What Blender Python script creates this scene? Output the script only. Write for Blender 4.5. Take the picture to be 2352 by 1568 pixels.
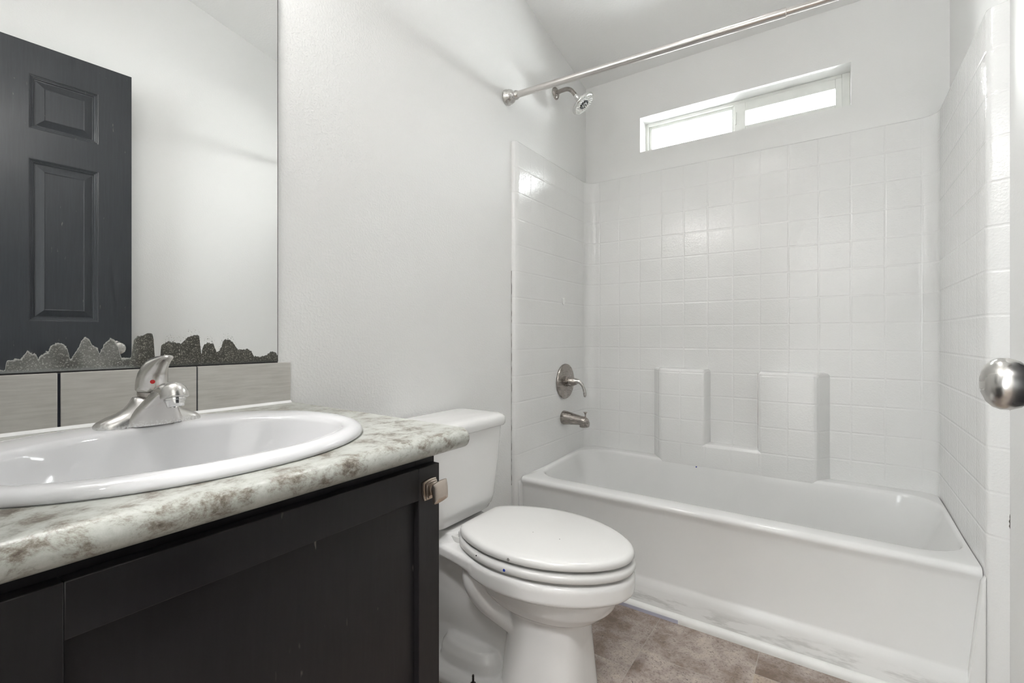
import bpy, bmesh, math, random
from mathutils import Vector, Matrix

# ------------------------------------------------------------------ clearing
for o in list(bpy.data.objects):
    bpy.data.objects.remove(o, do_unlink=True)
S = bpy.context.scene
C = S.collection

# ------------------------------------------------------------------ camera
YAW = math.atan(739.0 / 1080.0)
CAM = Vector((1.148, 0.0, 1.0))
cd = bpy.data.cameras.new('camera')
cd.sensor_width = 36.0
cd.sensor_fit = 'HORIZONTAL'
cd.lens = 1080.0 / 2352.0 * 36.0
cd.shift_y = -11.0 / 2352.0
cd.clip_start = 0.01
cam = bpy.data.objects.new('camera', cd)
C.objects.link(cam)
cam.location = CAM
cam.rotation_euler = (math.radians(90), 0, YAW)
S.camera = cam

# ------------------------------------------------------------------ world, sun, lamps, exposure
W = bpy.data.worlds.new('overcast_sky')
S.world = W
W.use_nodes = True
SKY, GROUND, REAR = 20.0, 54.0, 12.5         # sun side above and below the horizon; the far side of the house
wt = W.node_tree
bgn = wt.nodes['Background']
_tc = wt.nodes.new('ShaderNodeTexCoord'); _sx = wt.nodes.new('ShaderNodeSeparateXYZ'); _mr = wt.nodes.new('ShaderNodeMapRange')
wt.links.new(_tc.outputs['Generated'], _sx.inputs[0]); wt.links.new(_sx.outputs['Z'], _mr.inputs[0])
_mr.inputs[1].default_value = -0.03; _mr.inputs[2].default_value = 0.03
_mr.inputs[3].default_value = GROUND; _mr.inputs[4].default_value = SKY
bgn.inputs[0].default_value = (0.97, 0.985, 1.0, 1)
_my = wt.nodes.new('ShaderNodeMapRange'); wt.links.new(_sx.outputs['Y'], _my.inputs[0])
_my.inputs[1].default_value = -0.15; _my.inputs[2].default_value = 0.15; _my.inputs[3].default_value = REAR
wt.links.new(_mr.outputs[0], _my.inputs[4])
wt.links.new(_my.outputs[0], bgn.inputs[1])

sl = bpy.data.lights.new('hazy_sun', 'SUN')
sl.energy = 22.0
sl.angle = math.radians(40)
sl.color = (1.0, 0.985, 0.96)
sun = bpy.data.objects.new('hazy_sun', sl)
C.objects.link(sun)
sd = Vector((0.62, -0.78, -0.20)).normalized()
sun.rotation_euler = sd.to_track_quat('-Z', 'Y').to_euler()
sun.location = (-1.0, 5.0, 4.0)

VANITY_STRENGTH = 39.0
HALL_FILL_POWER = 200.0
FILL_DOWNLIGHT = 130.0

S.view_settings.view_transform = 'Standard'
S.view_settings.look = 'None'
S.view_settings.gamma = 1.0
S.view_settings.use_curve_mapping = False
S.view_settings.exposure = 0.28

# ------------------------------------------------------------------ node helpers
class NT:
    def __init__(self, name):
        self.m = bpy.data.materials.new(name)
        self.m.use_nodes = True
        self.t = self.m.node_tree
        self.b = self.t.nodes['Principled BSDF']
        self.out = self.t.nodes['Material Output']
        self._co = None
    def n(self, typ, **kw):
        nd = self.t.nodes.new(typ)
        for k, v in kw.items():
            setattr(nd, k, v)
        return nd
    def l(self, a, b):
        self.t.links.new(a, b)
    def put(self, sock, v):
        if isinstance(v, (int, float)):
            sock.default_value = v
        elif isinstance(v, (tuple, list)):
            sock.default_value = tuple(v) + ((1,) if len(v) == 3 and len(sock.default_value) == 4 else ())
        else:
            self.l(v, sock)
    def co(self):
        if self._co is None:
            self._co = self.n('ShaderNodeNewGeometry').outputs['Position']
        return self._co
    def math(self, op, a, b=0.0, c=0.0, clamp=False):
        nd = self.n('ShaderNodeMath', operation=op, use_clamp=clamp)
        self.put(nd.inputs[0], a); self.put(nd.inputs[1], b); self.put(nd.inputs[2], c)
        return nd.outputs[0]
    def sep(self, v):
        nd = self.n('ShaderNodeSeparateXYZ'); self.l(v, nd.inputs[0])
        return nd.outputs
    def comb(self, x, y, z):
        nd = self.n('ShaderNodeCombineXYZ')
        for i, v in enumerate((x, y, z)): self.put(nd.inputs[i], v)
        return nd.outputs[0]
    def scale(self, v, s):
        nd = self.n('ShaderNodeVectorMath', operation='MULTIPLY'); self.l(v, nd.inputs[0]); nd.inputs[1].default_value = s
        return nd.outputs[0]
    def noise(self, v, scale, detail=3.0, rough=0.5, dist=0.0, col=False):
        nd = self.n('ShaderNodeTexNoise'); self.l(v, nd.inputs['Vector'])
        nd.inputs['Scale'].default_value = scale; nd.inputs['Detail'].default_value = detail
        nd.inputs['Roughness'].default_value = rough; nd.inputs['Distortion'].default_value = dist
        return nd.outputs['Color' if col else 'Fac']
    def ramp(self, f, stops, interp='LINEAR'):
        nd = self.n('ShaderNodeValToRGB'); self.put(nd.inputs[0], f)
        cr = nd.color_ramp; cr.interpolation = interp
        while len(cr.elements) < len(stops): cr.elements.new(0.5)
        for e, (p, c) in zip(cr.elements, stops):
            e.position = p
            e.color = (c, c, c, 1) if isinstance(c, (int, float)) else tuple(c) + (1,)
        return nd.outputs[0]
    def mix(self, f, a, b):
        nd = self.n('ShaderNodeMix', data_type='RGBA')
        self.put(nd.inputs[0], f); self.put(nd.inputs[6], a); self.put(nd.inputs[7], b)
        return nd.outputs[2]
    def smooth(self, v, a, b):
        nd = self.n('ShaderNodeMapRange', interpolation_type='SMOOTHSTEP')
        self.put(nd.inputs[0], v); self.put(nd.inputs[1], a); self.put(nd.inputs[2], b)
        return nd.outputs[0]
    def bump(self, h, strength=0.3, dist=0.002, normal=None):
        nd = self.n('ShaderNodeBump'); nd.inputs['Strength'].default_value = strength
        nd.inputs['Distance'].default_value = dist; self.put(nd.inputs['Height'], h)
        if normal is not None: self.l(normal, nd.inputs['Normal'])
        return nd.outputs[0]
    def surf(self, color=None, rough=None, metal=None, spec=None, normal=None, coat=None):
        b = self.b
        if color is not None: self.put(b.inputs['Base Color'], color)
        if rough is not None: self.put(b.inputs['Roughness'], rough)
        if metal is not None: self.put(b.inputs['Metallic'], metal)
        if spec is not None: self.put(b.inputs['Specular IOR Level'], spec)
        if normal is not None: self.l(normal, b.inputs['Normal'])
        if coat is not None: self.put(b.inputs['Coat Weight'], coat)
        return self.m

def plain(name, color, rough=0.5, metal=0.0, spec=0.5, bump=None, var=0.03):
    t = NT(name)
    nz = t.noise(t.co(), 18, 3)
    lo = tuple(c * (1 - var) for c in color); hi = tuple(min(1, c * (1 + var)) for c in color)
    col = t.ramp(nz, [(0.3, lo), (0.7, hi)])
    nrm = None
    if bump:
        nrm = t.bump(t.noise(t.co(), bump[0], 3), bump[1], bump[2])
    return t.surf(col, rough, metal, spec, nrm)

def m_wall(name, color, bscale=150, bs=0.20):
    t = NT(name)
    big = t.noise(t.co(), 1.6, 2)
    col = t.ramp(big, [(0.3, tuple(c * 0.985 for c in color)), (0.7, color)])
    a = t.noise(t.co(), bscale, 2, 0.45)
    b = t.smooth(a, 0.42, 0.66)
    return t.surf(col, 0.48, 0, 0.35, t.bump(b, bs, 0.0022))

def m_brushed(name, color, rough=0.3, axis=(4, 4, 14), dirt=None):
    t = NT(name)
    n1 = t.noise(t.scale(t.co(), axis), 6, 2 if dirt is None else 0)
    r = t.ramp(n1, [(0.25, rough - 0.012), (0.75, rough + 0.015)])
    blot = t.noise(t.co(), 30, 1)
    col = t.ramp(blot, [(0.3, tuple(c * 0.93 for c in color)), (0.7, color)])
    if dirt:
        z0, z1, dc = dirt
        sp = t.noise(t.co(), 260, 2, 0.6)
        z = t.sep(t.co())[2]
        near = t.math('SUBTRACT', 1.0, t.smooth(z, z0, z1))
        k = t.math('MULTIPLY', t.smooth(t.math('ADD', sp, t.math('MULTIPLY', near, 0.25)), 0.62, 0.72), near)
        col = t.mix(k, col, dc)
        t.put(t.b.inputs['Metallic'], t.math('SUBTRACT', 1.0, t.math('MULTIPLY', k, 0.8)))
        return t.surf(col, r, None, 0.5, t.bump(n1, 0.015, 0.0003))
    return t.surf(col, r, 1.0, 0.5, t.bump(n1, 0.015, 0.0003))

def m_tiles(name, axis, u0, us, v0, vs, color, rough=0.13):
    """gelcoat moulded as square tiles: u is x or y, v is z"""
    t = NT(name)
    p = t.sep(t.co())
    def line(c, c0, s):
        f = t.math('FRACT', t.math('ADD', t.math('DIVIDE', t.math('SUBTRACT', c, c0), s), 0.5))
        d = t.math('MULTIPLY', t.math('ABSOLUTE', t.math('SUBTRACT', f, 0.5)), s)
        return d
    hv = line(p[2], v0, vs)
    hv = t.smooth(hv, 0.0008, 0.0055)
    if axis is not None:
        hu = t.smooth(line(p[axis], u0, us), 0.0008, 0.0055)
        if axis == 1: hu = t.math('MULTIPLY_ADD', hu, 0.35, 0.65)
        h = t.math('MULTIPLY', hu, hv)
    else:
        h = hv
    above = t.math('GREATER_THAN', p[2], 0.425)
    h = t.math('ADD', t.math('MULTIPLY', h, above), t.math('SUBTRACT', 1.0, above))
    wav = t.noise(t.co(), 26, 3, 0.55)
    ham = t.smooth(t.noise(t.co(), 170, 2), 0.35, 0.7)
    hh = t.math('ADD', t.math('MULTIPLY', h, 1.0), t.math('ADD', t.math('MULTIPLY', wav, 0.55), t.math('MULTIPLY', ham, 0.24)))
    grime = t.noise(t.co(), 7, 4)
    col = t.ramp(grime, [(0.25, tuple(c * 0.975 for c in color)), (0.7, color)])
    return t.surf(col, rough, 0, 0.5, t.bump(hh, 0.42, 0.0022))

# ------------------------------------------------------------------ materials
M = {}
M['wall'] = m_wall('white_wall_paint', (0.86, 0.86, 0.85))
M['ceiling'] = m_wall('white_ceiling_paint', (0.89, 0.89, 0.88), 110, 0.13)
M['wall_far'] = m_wall('white_wall_paint_smooth', (0.86, 0.86, 0.85), 150, 0.07)
M['trim'] = plain('white_trim_paint', (0.82, 0.82, 0.80), 0.35, bump=(60, 0.2, 0.001))
M['vinyl'] = plain('white_window_vinyl', (0.84, 0.85, 0.82), 0.35)
GEL = (0.84, 0.84, 0.832)
M['tile_back'] = m_tiles('moulded_tile_back', 0, 0.0925, 0.1114, 1.848, 0.1132, GEL)
M['tile_side'] = m_tiles('moulded_tile_side', 1, 1.684, 0.1150, 1.848, 0.1132, GEL)

def m_tub():
    t = NT('tub_gelcoat')
    p = t.sep(t.co())
    g = t.noise(t.co(), 5, 4)
    col = t.ramp(g, [(0.25, tuple(c * 0.975 for c in GEL)), (0.7, GEL)])
    # grey scuffed film along the foot of the apron
    sc = t.noise(t.scale(t.co(), (5, 5, 26)), 2.0, 6, 0.62)
    low = t.math('MULTIPLY', t.smooth(p[2], 0.012, 0.035), t.math('SUBTRACT', 1.0, t.smooth(p[2], 0.05, 0.085)))
    k = t.math('MULTIPLY', t.smooth(sc, 0.46, 0.62), low)
    col = t.mix(t.math('MULTIPLY', k, 0.45), col, (0.42, 0.42, 0.40))
    wav = t.noise(t.co(), 14, 2)
    return t.surf(col, 0.16, 0, 0.5, t.bump(wav, 0.12, 0.002))
M['tub'] = m_tub()

def m_porcelain(name, c, rough=0.06):
    t = NT(name)
    g = t.noise(t.co(), 6, 3)
    col = t.ramp(g, [(0.3, tuple(x * 0.985 for x in c)), (0.7, c)])
    return t.surf(col, rough, 0, 0.5, t.bump(t.noise(t.co(), 20, 2), 0.03, 0.002))
M['china'] = m_porcelain('toilet_china', (0.86, 0.855, 0.845))
M['seat'] = m_porcelain('painted_wood_seat', (0.74, 0.735, 0.72), 0.16)
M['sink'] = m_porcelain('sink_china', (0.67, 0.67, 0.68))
M['nickel'] = m_brushed('brushed_nickel', (0.60, 0.585, 0.565), 0.27)
M['nickel_dark'] = m_brushed('aged_nickel', (0.38, 0.35, 0.325), 0.27)
M['nickel_bronze'] = m_brushed('warm_nickel', (0.60, 0.53, 0.47), 0.25, (20, 20, 20))
M['faucet'] = m_brushed('faucet_nickel', (0.66, 0.645, 0.625), 0.27, (3, 3, 3), (0.845, 0.868, (0.80, 0.80, 0.79)))
M['chrome'] = m_brushed('chrome', (0.80, 0.80, 0.79), 0.10)
M['rod'] = m_brushed('rod_nickel', (0.66, 0.635, 0.615), 0.24, (14, 4, 4))
M['black'] = plain('black_plastic', (0.012, 0.012, 0.013), 0.35)
M['grout'] = plain('dark_blue_grout', (0.012, 0.014, 0.024), 0.8, bump=(90, 0.5, 0.002))
M['dark_gap'] = plain('black_caulk', (0.010, 0.010, 0.010), 0.7, bump=(120, 0.6, 0.002))
M['red'] = plain('red_plastic', (0.50, 0.010, 0.012), 0.35)
M['blue'] = plain('blue_paint', (0.010, 0.035, 0.33), 0.5)
M['bolt'] = plain('rusty_steel', (0.06, 0.055, 0.05), 0.45, 0.7)
M['chipgrey'] = plain('bare_grey_wood', (0.22, 0.21, 0.20), 0.7)
M['crack'] = plain('brown_dirt', (0.05, 0.040, 0.030), 0.8)
M['caulk'] = plain('white_caulk', (0.85, 0.85, 0.84), 0.45)

def m_dark_wood(name, c0, c1, axis, rough, marks=True):
    t = NT(name)
    g = t.noise(t.scale(t.co(), axis), 4, 6, 0.6)
    col = t.ramp(g, [(0.3, c0), (0.7, c1)])
    if marks:
        s1 = t.noise(t.scale(t.co(), (60, 60, 14)), 1.6, 2, 0.5)
        s2 = t.noise(t.co(), 9, 2)
        k = t.math('MULTIPLY', t.smooth(s1, 0.70, 0.74), t.smooth(s2, 0.5, 0.65))
        col = t.mix(t.math('MULTIPLY', k, 0.5), col, (0.22, 0.19, 0.17))
    r = t.ramp(t.noise(t.co(), 7, 3), [(0.3, rough - 0.05), (0.7, rough + 0.1)])
    return t.surf(col, r, 0, 0.4, t.bump(g, 0.12, 0.0012))
M['cabinet'] = m_dark_wood('espresso_paint', (0.0085, 0.0078, 0.0088), (0.0125, 0.0115, 0.0128), (30, 30, 3), 0.40)
M['door'] = m_dark_wood('charcoal_door_paint', (0.021, 0.023, 0.027), (0.028, 0.031, 0.036), (40, 40, 2.5), 0.36)

def m_laminate():
    t = NT('granite_laminate')
    v = t.scale(t.co(), (1.0, 0.8, 1.0))
    warp = t.noise(v, 5, 3, 0.5, 0, True)
    nd = t.n('ShaderNodeVectorMath', operation='MULTIPLY_ADD')
    t.l(warp, nd.inputs[0]); nd.inputs[1].default_value = (0.045, 0.045, 0.045); t.l(v, nd.inputs[2])
    a = t.noise(nd.outputs[0], 30, 12, 0.77, 0.25)
    base = t.ramp(a, [(0.345, (0.085, 0.068, 0.052)), (0.41, (0.19, 0.170, 0.142)), (0.455, (0.295, 0.288, 0.255)), (0.51, (0.40, 0.408, 0.375)), (0.63, (0.48, 0.49, 0.458))])
    b = t.noise(nd.outputs[0], 75, 6, 0.7)
    k = t.smooth(b, 0.60, 0.72)
    col = t.mix(t.math('MULTIPLY', k, 0.45), base, (0.22, 0.20, 0.18))
    return t.surf(col, 0.30, 0, 0.5, t.bump(t.noise(t.co(), 220, 2), 0.05, 0.001))
M['laminate'] = m_laminate()

def m_splash():
    t = NT('grey_linen_tile')
    g = t.noise(t.scale(t.co(), (4, 4, 46)), 4, 5, 0.6)
    bl = t.noise(t.co(), 14, 3)
    f = t.math('ADD', t.math('MULTIPLY', g, 0.6), t.math('MULTIPLY', bl, 0.4))
    col = t.ramp(f, [(0.35, (0.46, 0.443, 0.412)), (0.65, (0.59, 0.573, 0.54))])
    p = t.sep(t.co())
    return t.surf(col, 0.38, 0, 0.5, t.bump(g, 0.08, 0.001))
M['splash'] = m_splash()

def m_floor():
    t = NT('stone_look_vinyl')
    p = t.sep(t.co())
    s = 0.3135
    cu = t.math('DIVIDE', t.math('SUBTRACT', p[0], 0.6395), s)
    ci = t.math('FLOOR', cu)
    du = t.math('MULTIPLY', t.math('ABSOLUTE', t.math('SUBTRACT', t.math('FRACT', t.math('ADD', cu, 0.5)), 0.5)), s)
    cv = t.math('DIVIDE', t.math('SUBTRACT', t.math('SUBTRACT', p[1], 1.465), t.math('MULTIPLY', ci, 0.094)), s)
    ri = t.math('FLOOR', cv)
    dv = t.math('MULTIPLY', t.math('ABSOLUTE', t.math('SUBTRACT', t.math('FRACT', t.math('ADD', cv, 0.5)), 0.5)), s)
    d = t.math('MINIMUM', du, dv)
    wn = t.n('ShaderNodeTexWhiteNoise'); t.l(t.comb(ci, ri, 3.7), wn.inputs['Vector'])
    off = t.n('ShaderNodeVectorMath', operation='MULTIPLY_ADD')
    t.l(wn.outputs['Color'], off.inputs[0]); off.inputs[1].default_value = (7, 7, 7); t.l(t.co(), off.inputs[2])
    a = t.noise(off.outputs[0], 8.0, 9, 0.68, 0.1)
    a2 = t.math('ADD', a, t.math('MULTIPLY', t.math('SUBTRACT', wn.outputs['Value'], 0.5), 0.20))
    col = t.ramp(a2, [(0.34, (0.17, 0.120, 0.090)), (0.44, (0.285, 0.228, 0.195)), (0.53, (0.40, 0.340, 0.310)), (0.66, (0.53, 0.465, 0.40))])
    hue = t.smooth(wn.outputs['Value'], 0.45, 0.95)
    hue2 = t.math('MULTIPLY', hue, t.smooth(t.noise(off.outputs[0], 4.0, 3), 0.35, 0.6))
    col = t.mix(t.math('MULTIPLY', hue2, 0.55), col, (0.36, 0.265, 0.155))
    fine = t.noise(off.outputs[0], 150, 5, 0.75)
    col = t.mix(t.math('MULTIPLY', t.smooth(fine, 0.50, 0.66), 0.75), col, (0.13, 0.10, 0.085))
    speck = t.noise(off.outputs[0], 110, 2, 0.5)
    col = t.mix(t.math('MULTIPLY', t.smooth(speck, 0.71, 0.75), 0.8), col, (0.045, 0.038, 0.035))
    g = t.math('SUBTRACT', 1.0, t.smooth(d, 0.0007, 0.0016))
    col = t.mix(t.math('MULTIPLY', g, 0.6), col, (0.44, 0.40, 0.37))
    return t.surf(col, 0.42, 0, 0.4, t.bump(fine, 0.12, 0.001))
M['floor'] = m_floor()

DAMAGE = [(0.1642, 0.9452), (0.1709, 0.9468), (0.1723, 0.9606), (0.189, 0.9629), (0.1968, 0.9769), (0.2007, 0.9717), (0.2075, 0.9704), (0.2092, 0.9622), (0.2167, 0.9722), (0.2227, 0.9752), (0.2257, 0.9835), (0.2319, 0.9897), (0.2412, 0.9886), (0.2475, 0.9789), (0.2515, 0.9573), (0.2588, 0.9722), (0.267, 0.9937), (0.2711, 1.0003), (0.277, 0.9959), (0.282, 0.9848), (0.2898, 0.9791), (0.2923, 0.9686), (0.2993, 0.9868), (0.3064, 0.9958), (0.3135, 0.9957), (0.319, 0.9866), (0.3226, 0.9727), (0.3248, 0.9589), (0.3356, 0.9596), (0.3409, 0.9602), (0.3428, 0.9793), (0.3435, 0.9933), (0.3508, 1.0015), (0.3605, 1.0022), (0.3684, 1.0087), (0.3768, 1.0051), (0.3784, 0.9858), (0.3796, 0.9569), (0.3876, 0.9541), (0.3899, 0.9613), (0.3911, 0.9832), (0.399, 0.988), (0.4074, 0.9904), (0.4269, 0.9852), (0.4424, 1.0016), (0.4607, 1.0042), (0.463, 0.9848), (0.4639, 0.9548), (0.4682, 0.9795), (0.4771, 0.9872), (0.4892, 0.9858), (0.4965, 0.9631), (0.5059, 0.9749), (0.5101, 0.9923), (0.5164, 0.9949), (0.5292, 0.9894), (0.5422, 0.9701), (0.5609, 0.971), (0.5718, 0.9666), (0.5779, 0.9537), (0.5942, 0.9517), (0.6115, 0.9569), (0.6179, 0.964), (0.6307, 0.9622), (0.6358, 0.9532)]
def m_mirror():
    t = NT('spoiled_mirror_silver')
    p = t.sep(t.co())
    ya, yb = 0.10, 0.66
    u = t.math('DIVIDE', t.math('SUBTRACT', p[1], ya), yb - ya)
    fc = t.n('ShaderNodeFloatCurve')
    fc.inputs['Factor'].default_value = 1.0
    cur = fc.mapping.curves[0]
    fc.mapping.use_clip = False
    pts = [(-0.0, 0.10)] + [((y - ya) / (yb - ya), (z - 0.93) / 0.1) for y, z in DAMAGE] + [(1.0, 0.12)]
    cur.points[0].location = pts[0]; cur.points[-1].location = pts[-1]
    for q in pts[1:-1]:
        cur.points.new(*q)
    for q in cur.points:
        q.handle_type = 'VECTOR'
    fc.mapping.update()
    t.l(u, fc.inputs['Value'])
    zz = t.math('DIVIDE', t.math('SUBTRACT', p[2], 0.93), 0.1)
    rag = t.math('MULTIPLY', t.math('SUBTRACT', t.noise(t.co(), 150, 4, 0.65), 0.5), 0.13)
    d = t.math('ADD', t.math('SUBTRACT', fc.outputs[0], zz), rag)          # >0 inside the spoiled part
    k = t.smooth(d, -0.008, 0.012)
    # loose speckles above the right-hand blotches
    sp = t.smooth(t.noise(t.co(), 330, 3, 0.7), 0.60, 0.64)
    reach = t.math('MULTIPLY', t.smooth(d, -0.26, -0.02), t.math('MULTIPLY', t.smooth(p[1], 0.385, 0.41), t.math('SUBTRACT', 1.0, t.smooth(p[1], 0.53, 0.545))))
    k = t.math('MAXIMUM', k, t.math('MULTIPLY', sp, t.smooth(reach, 0.25, 0.7)))
    wv = t.n('ShaderNodeVectorMath', operation='MULTIPLY_ADD'); t.l(t.noise(t.co(), 120, 3, 0.6, 0, True), wv.inputs[0]); wv.inputs[1].default_value = (0.006, 0.006, 0.006); t.l(t.co(), wv.inputs[2])
    def bubbles(sc):
        vc = t.n('ShaderNodeTexVoronoi', feature='F1'); t.l(wv.outputs[0], vc.inputs['Vector']); vc.inputs['Scale'].default_value = sc
        c_ = t.n('ShaderNodeSeparateXYZ'); t.l(vc.outputs['Color'], c_.inputs[0])
        r_ = t.math('MULTIPLY_ADD', c_.outputs[1], 0.30, 0.18)
        dd = t.math('SUBTRACT', r_, vc.outputs['Distance'])
        return t.math('MULTIPLY', t.smooth(dd, -0.06, 0.10), t.math('MULTIPLY_ADD', c_.outputs[0], 0.75, 0.12))
    grit = t.noise(t.co(), 330, 4, 0.75)
    foam = t.math('MAXIMUM', bubbles(260), t.math('MULTIPLY', bubbles(430), 0.8))
    cell = t.ramp(t.math('ADD', foam, t.math('MULTIPLY', t.math('SUBTRACT', grit, 0.5), 0.9)), [(0.0, (0.045, 0.044, 0.038)), (0.25, (0.13, 0.127, 0.115)), (0.5, (0.30, 0.295, 0.27)), (0.95, (0.62, 0.61, 0.57))])
    big = t.noise(t.co(), 22, 3)
    soft = t.ramp(big, [(0.35, (0.10, 0.10, 0.092)), (0.65, (0.30, 0.30, 0.285))])
    right = t.smooth(p[1], 0.33, 0.36)
    cmix = t.mix(t.math('ADD', 0.5, t.math('MULTIPLY', right, 0.4)), soft, cell)
    tone = t.mix(right, (1.25, 1.25, 1.25), (0.80, 0.78, 0.72))
    nd = t.n('ShaderNodeMix', data_type='RGBA', blend_type='MULTIPLY'); nd.inputs[0].default_value = 1
    t.l(cmix, nd.inputs[6]); t.l(tone, nd.inputs[7])
    cdmg = nd.outputs[2]
    # pale crust along the outline, dark rot along the foot
    edge = t.math('MULTIPLY', t.smooth(d, -0.01, 0.01), t.math('SUBTRACT', 1.0, t.smooth(d, 0.012, 0.05)))
    crust = t.mix(right, (0.60, 0.60, 0.57), (0.07, 0.068, 0.06))
    cdmg = t.mix(t.math('MULTIPLY', edge, 0.8), cdmg, crust)
    foot = t.math('SUBTRACT', 1.0, t.smooth(zz, t.math('ADD', 0.085, t.math('MULTIPLY', rag, 0.5)), 0.16))
    footc = t.mix(right, (0.26, 0.275, 0.27), (0.055, 0.060, 0.056))
    cdmg = t.mix(t.math('MULTIPLY', foot, 0.8), cdmg, footc)
    t.surf(cdmg, 0.5, 0.15, 0.5)
    gl = t.n('ShaderNodeBsdfGlossy'); gl.inputs['Color'].default_value = (0.80, 0.805, 0.80, 1); gl.inputs['Roughness'].default_value = 0.0
    mx = t.n('ShaderNodeMixShader'); t.l(k, mx.inputs[0]); t.l(gl.outputs[0], mx.inputs[1]); t.l(t.b.outputs[0], mx.inputs[2])
    t.l(mx.outputs[0], t.out.inputs['Surface'])
    return t.m
M['mirror'] = m_mirror()

def m_glass():
    t = NT('clear_window_glass')
    tr = t.n('ShaderNodeBsdfTransparent'); tr.inputs[0].default_value = (0.96, 0.975, 0.97, 1)
    gl = t.n('ShaderNodeBsdfGlossy'); gl.inputs['Roughness'].default_value = 0.02
    fr = t.n('ShaderNodeFresnel'); fr.inputs['IOR'].default_value = 1.45
    wv = t.bump(t.noise(t.co(), 3, 1), 0.01, 0.001)
    t.l(wv, gl.inputs['Normal'])
    mx = t.n('ShaderNodeMixShader'); t.l(fr.outputs[0], mx.inputs[0]); t.l(tr.outputs[0], mx.inputs[1]); t.l(gl.outputs[0], mx.inputs[2])
    t.l(mx.outputs[0], t.out.inputs['Surface'])
    return t.m
M['glass'] = m_glass()

def m_emit(name, col, s):
    t = NT(name)
    e = t.n('ShaderNodeEmission'); e.inputs[0].default_value = tuple(col) + (1,); e.inputs[1].default_value = s
    t.l(e.outputs[0], t.out.inputs['Surface'])
    return t.m
M['bulb'] = m_emit('lit_opal_globe', (1.0, 0.985, 0.965), VANITY_STRENGTH)

# ------------------------------------------------------------------ mesh helpers
def finish(name, bm, mat, parent=None, smooth=True, angle=40, mods=()):
    bmesh.ops.recalc_face_normals(bm, faces=bm.faces[:])
    me = bpy.data.meshes.new(name)
    bm.to_mesh(me); bm.free()
    me.materials.append(mat)
    if smooth:
        for p in me.polygons: p.use_smooth = True
        if angle: me.set_sharp_from_angle(angle=math.radians(angle))
    o = bpy.data.objects.new(name, me)
    C.objects.link(o)
    if parent is not None:
        o.parent = parent
        par = parent
        acc = Matrix()
        while par is not None:
            acc = par.matrix_basis @ acc; par = par.parent
        o.matrix_parent_inverse = Matrix()
        o.matrix_basis = acc.inverted()      # meshes below are written in world coordinates
    return o

def thing(name, label, cat, loc, group=None):
    o = bpy.data.objects.new(name, None)
    o.empty_display_size = 0.05
    C.objects.link(o)
    o.location = loc
    o['label'] = label; o['category'] = cat
    if group: o['group'] = group
    return o

def tag(o, label, cat, group=None):
    o['label'] = label; o['category'] = cat
    if group: o['group'] = group
    return o

def struct(o):
    o['kind'] = 'structure'
    return o

def box(bm, x0, x1, y0, y1, z0, z1, bev=0.0, seg=2):
    r = bmesh.ops.create_cube(bm, size=1.0)
    vs = r['verts']
    for v in vs:
        v.co = Vector(((x0 + x1) / 2 + v.co.x * (x1 - x0), (y0 + y1) / 2 + v.co.y * (y1 - y0), (z0 + z1) / 2 + v.co.z * (z1 - z0)))
    if bev > 0:
        es = list({e for v in vs for e in v.link_edges})
        bmesh.ops.bevel(bm, geom=es, offset=bev, segments=seg, profile=0.5, affect='EDGES')
    return vs

def loft(bm, rings, cap0=True, cap1=True, closed=True):
    vr = [[bm.verts.new(p) for p in r] for r in rings]
    n = len(vr[0])
    for a, b in zip(vr, vr[1:]):
        for i in range(n if closed else n - 1):
            j = (i + 1) % n
            bm.faces.new((a[i], a[j], b[j], b[i]))
    def cap(r):
        c = Vector((0, 0, 0))
        for v in r: c += v.co
        c /= n
        cv = bm.verts.new(c)
        for i in range(n): bm.faces.new((r[i], r[(i + 1) % n], cv))
    if cap0: cap(vr[0])
    if cap1: cap(vr[-1])
    return vr

def frame_of(d):
    d = d.normalized()
    a = Vector((0, 0, 1)) if abs(d.z) < 0.9 else Vector((1, 0, 0))
    x = a.cross(d).normalized(); y = d.cross(x).normalized()
    return x, y

def lathe(bm, prof, origin, direction, n=40, cap0=True, cap1=True):
    """prof: (distance along direction, radius)"""
    o = Vector(origin); d = Vector(direction).normalized(); x, y = frame_of(d)
    rings = []
    for t, r in prof:
        r = max(r, 1e-5)
        rings.append([o + d * t + (x * math.cos(a) + y * math.sin(a)) * r for a in (2 * math.pi * i / n for i in range(n))])
    loft(bm, rings, cap0, cap1)

def catmull(pts, per=8, closed=False):
    P = [Vector(p) for p in pts]; n = len(P); out = []
    segs = n if closed else n - 1
    for i in range(segs):
        if closed: p0, p1, p2, p3 = P[(i - 1) % n], P[i], P[(i + 1) % n], P[(i + 2) % n]
        else: p0, p1, p2, p3 = P[max(i - 1, 0)], P[i], P[i + 1], P[min(i + 2, n - 1)]
        for k in range(per):
            t = k / per
            out.append(0.5 * ((2 * p1) + (-p0 + p2) * t + (2 * p0 - 5 * p1 + 4 * p2 - p3) * t * t + (-p0 + 3 * p1 - 3 * p2 + p3) * t ** 3))
    if not closed: out.append(P[-1].copy())
    return out

def tube(bm, pts, radii, n=20, per=6, flat=1.0):
    """sweep a round (or flattened) section along a smooth path"""
    m = len(pts)
    P = catmull(pts, per)
    R = [v.x for v in catmull([(r, 0, 0) for r in radii], per)]
    rings = []; up = None
    for i, p in enumerate(P):
        d = (P[min(i + 1, len(P) - 1)] - P[max(i - 1, 0)]).normalized()
        if up is None: x, y = frame_of(d); up = y
        y = (up - d * up.dot(d)).normalized(); x = y.cross(d).normalized(); up = y
        rings.append([p + (x * math.cos(a) + y * math.sin(a) * flat) * R[i] for a in (2 * math.pi * k / n for k in range(n))])
    loft(bm, rings)

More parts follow.
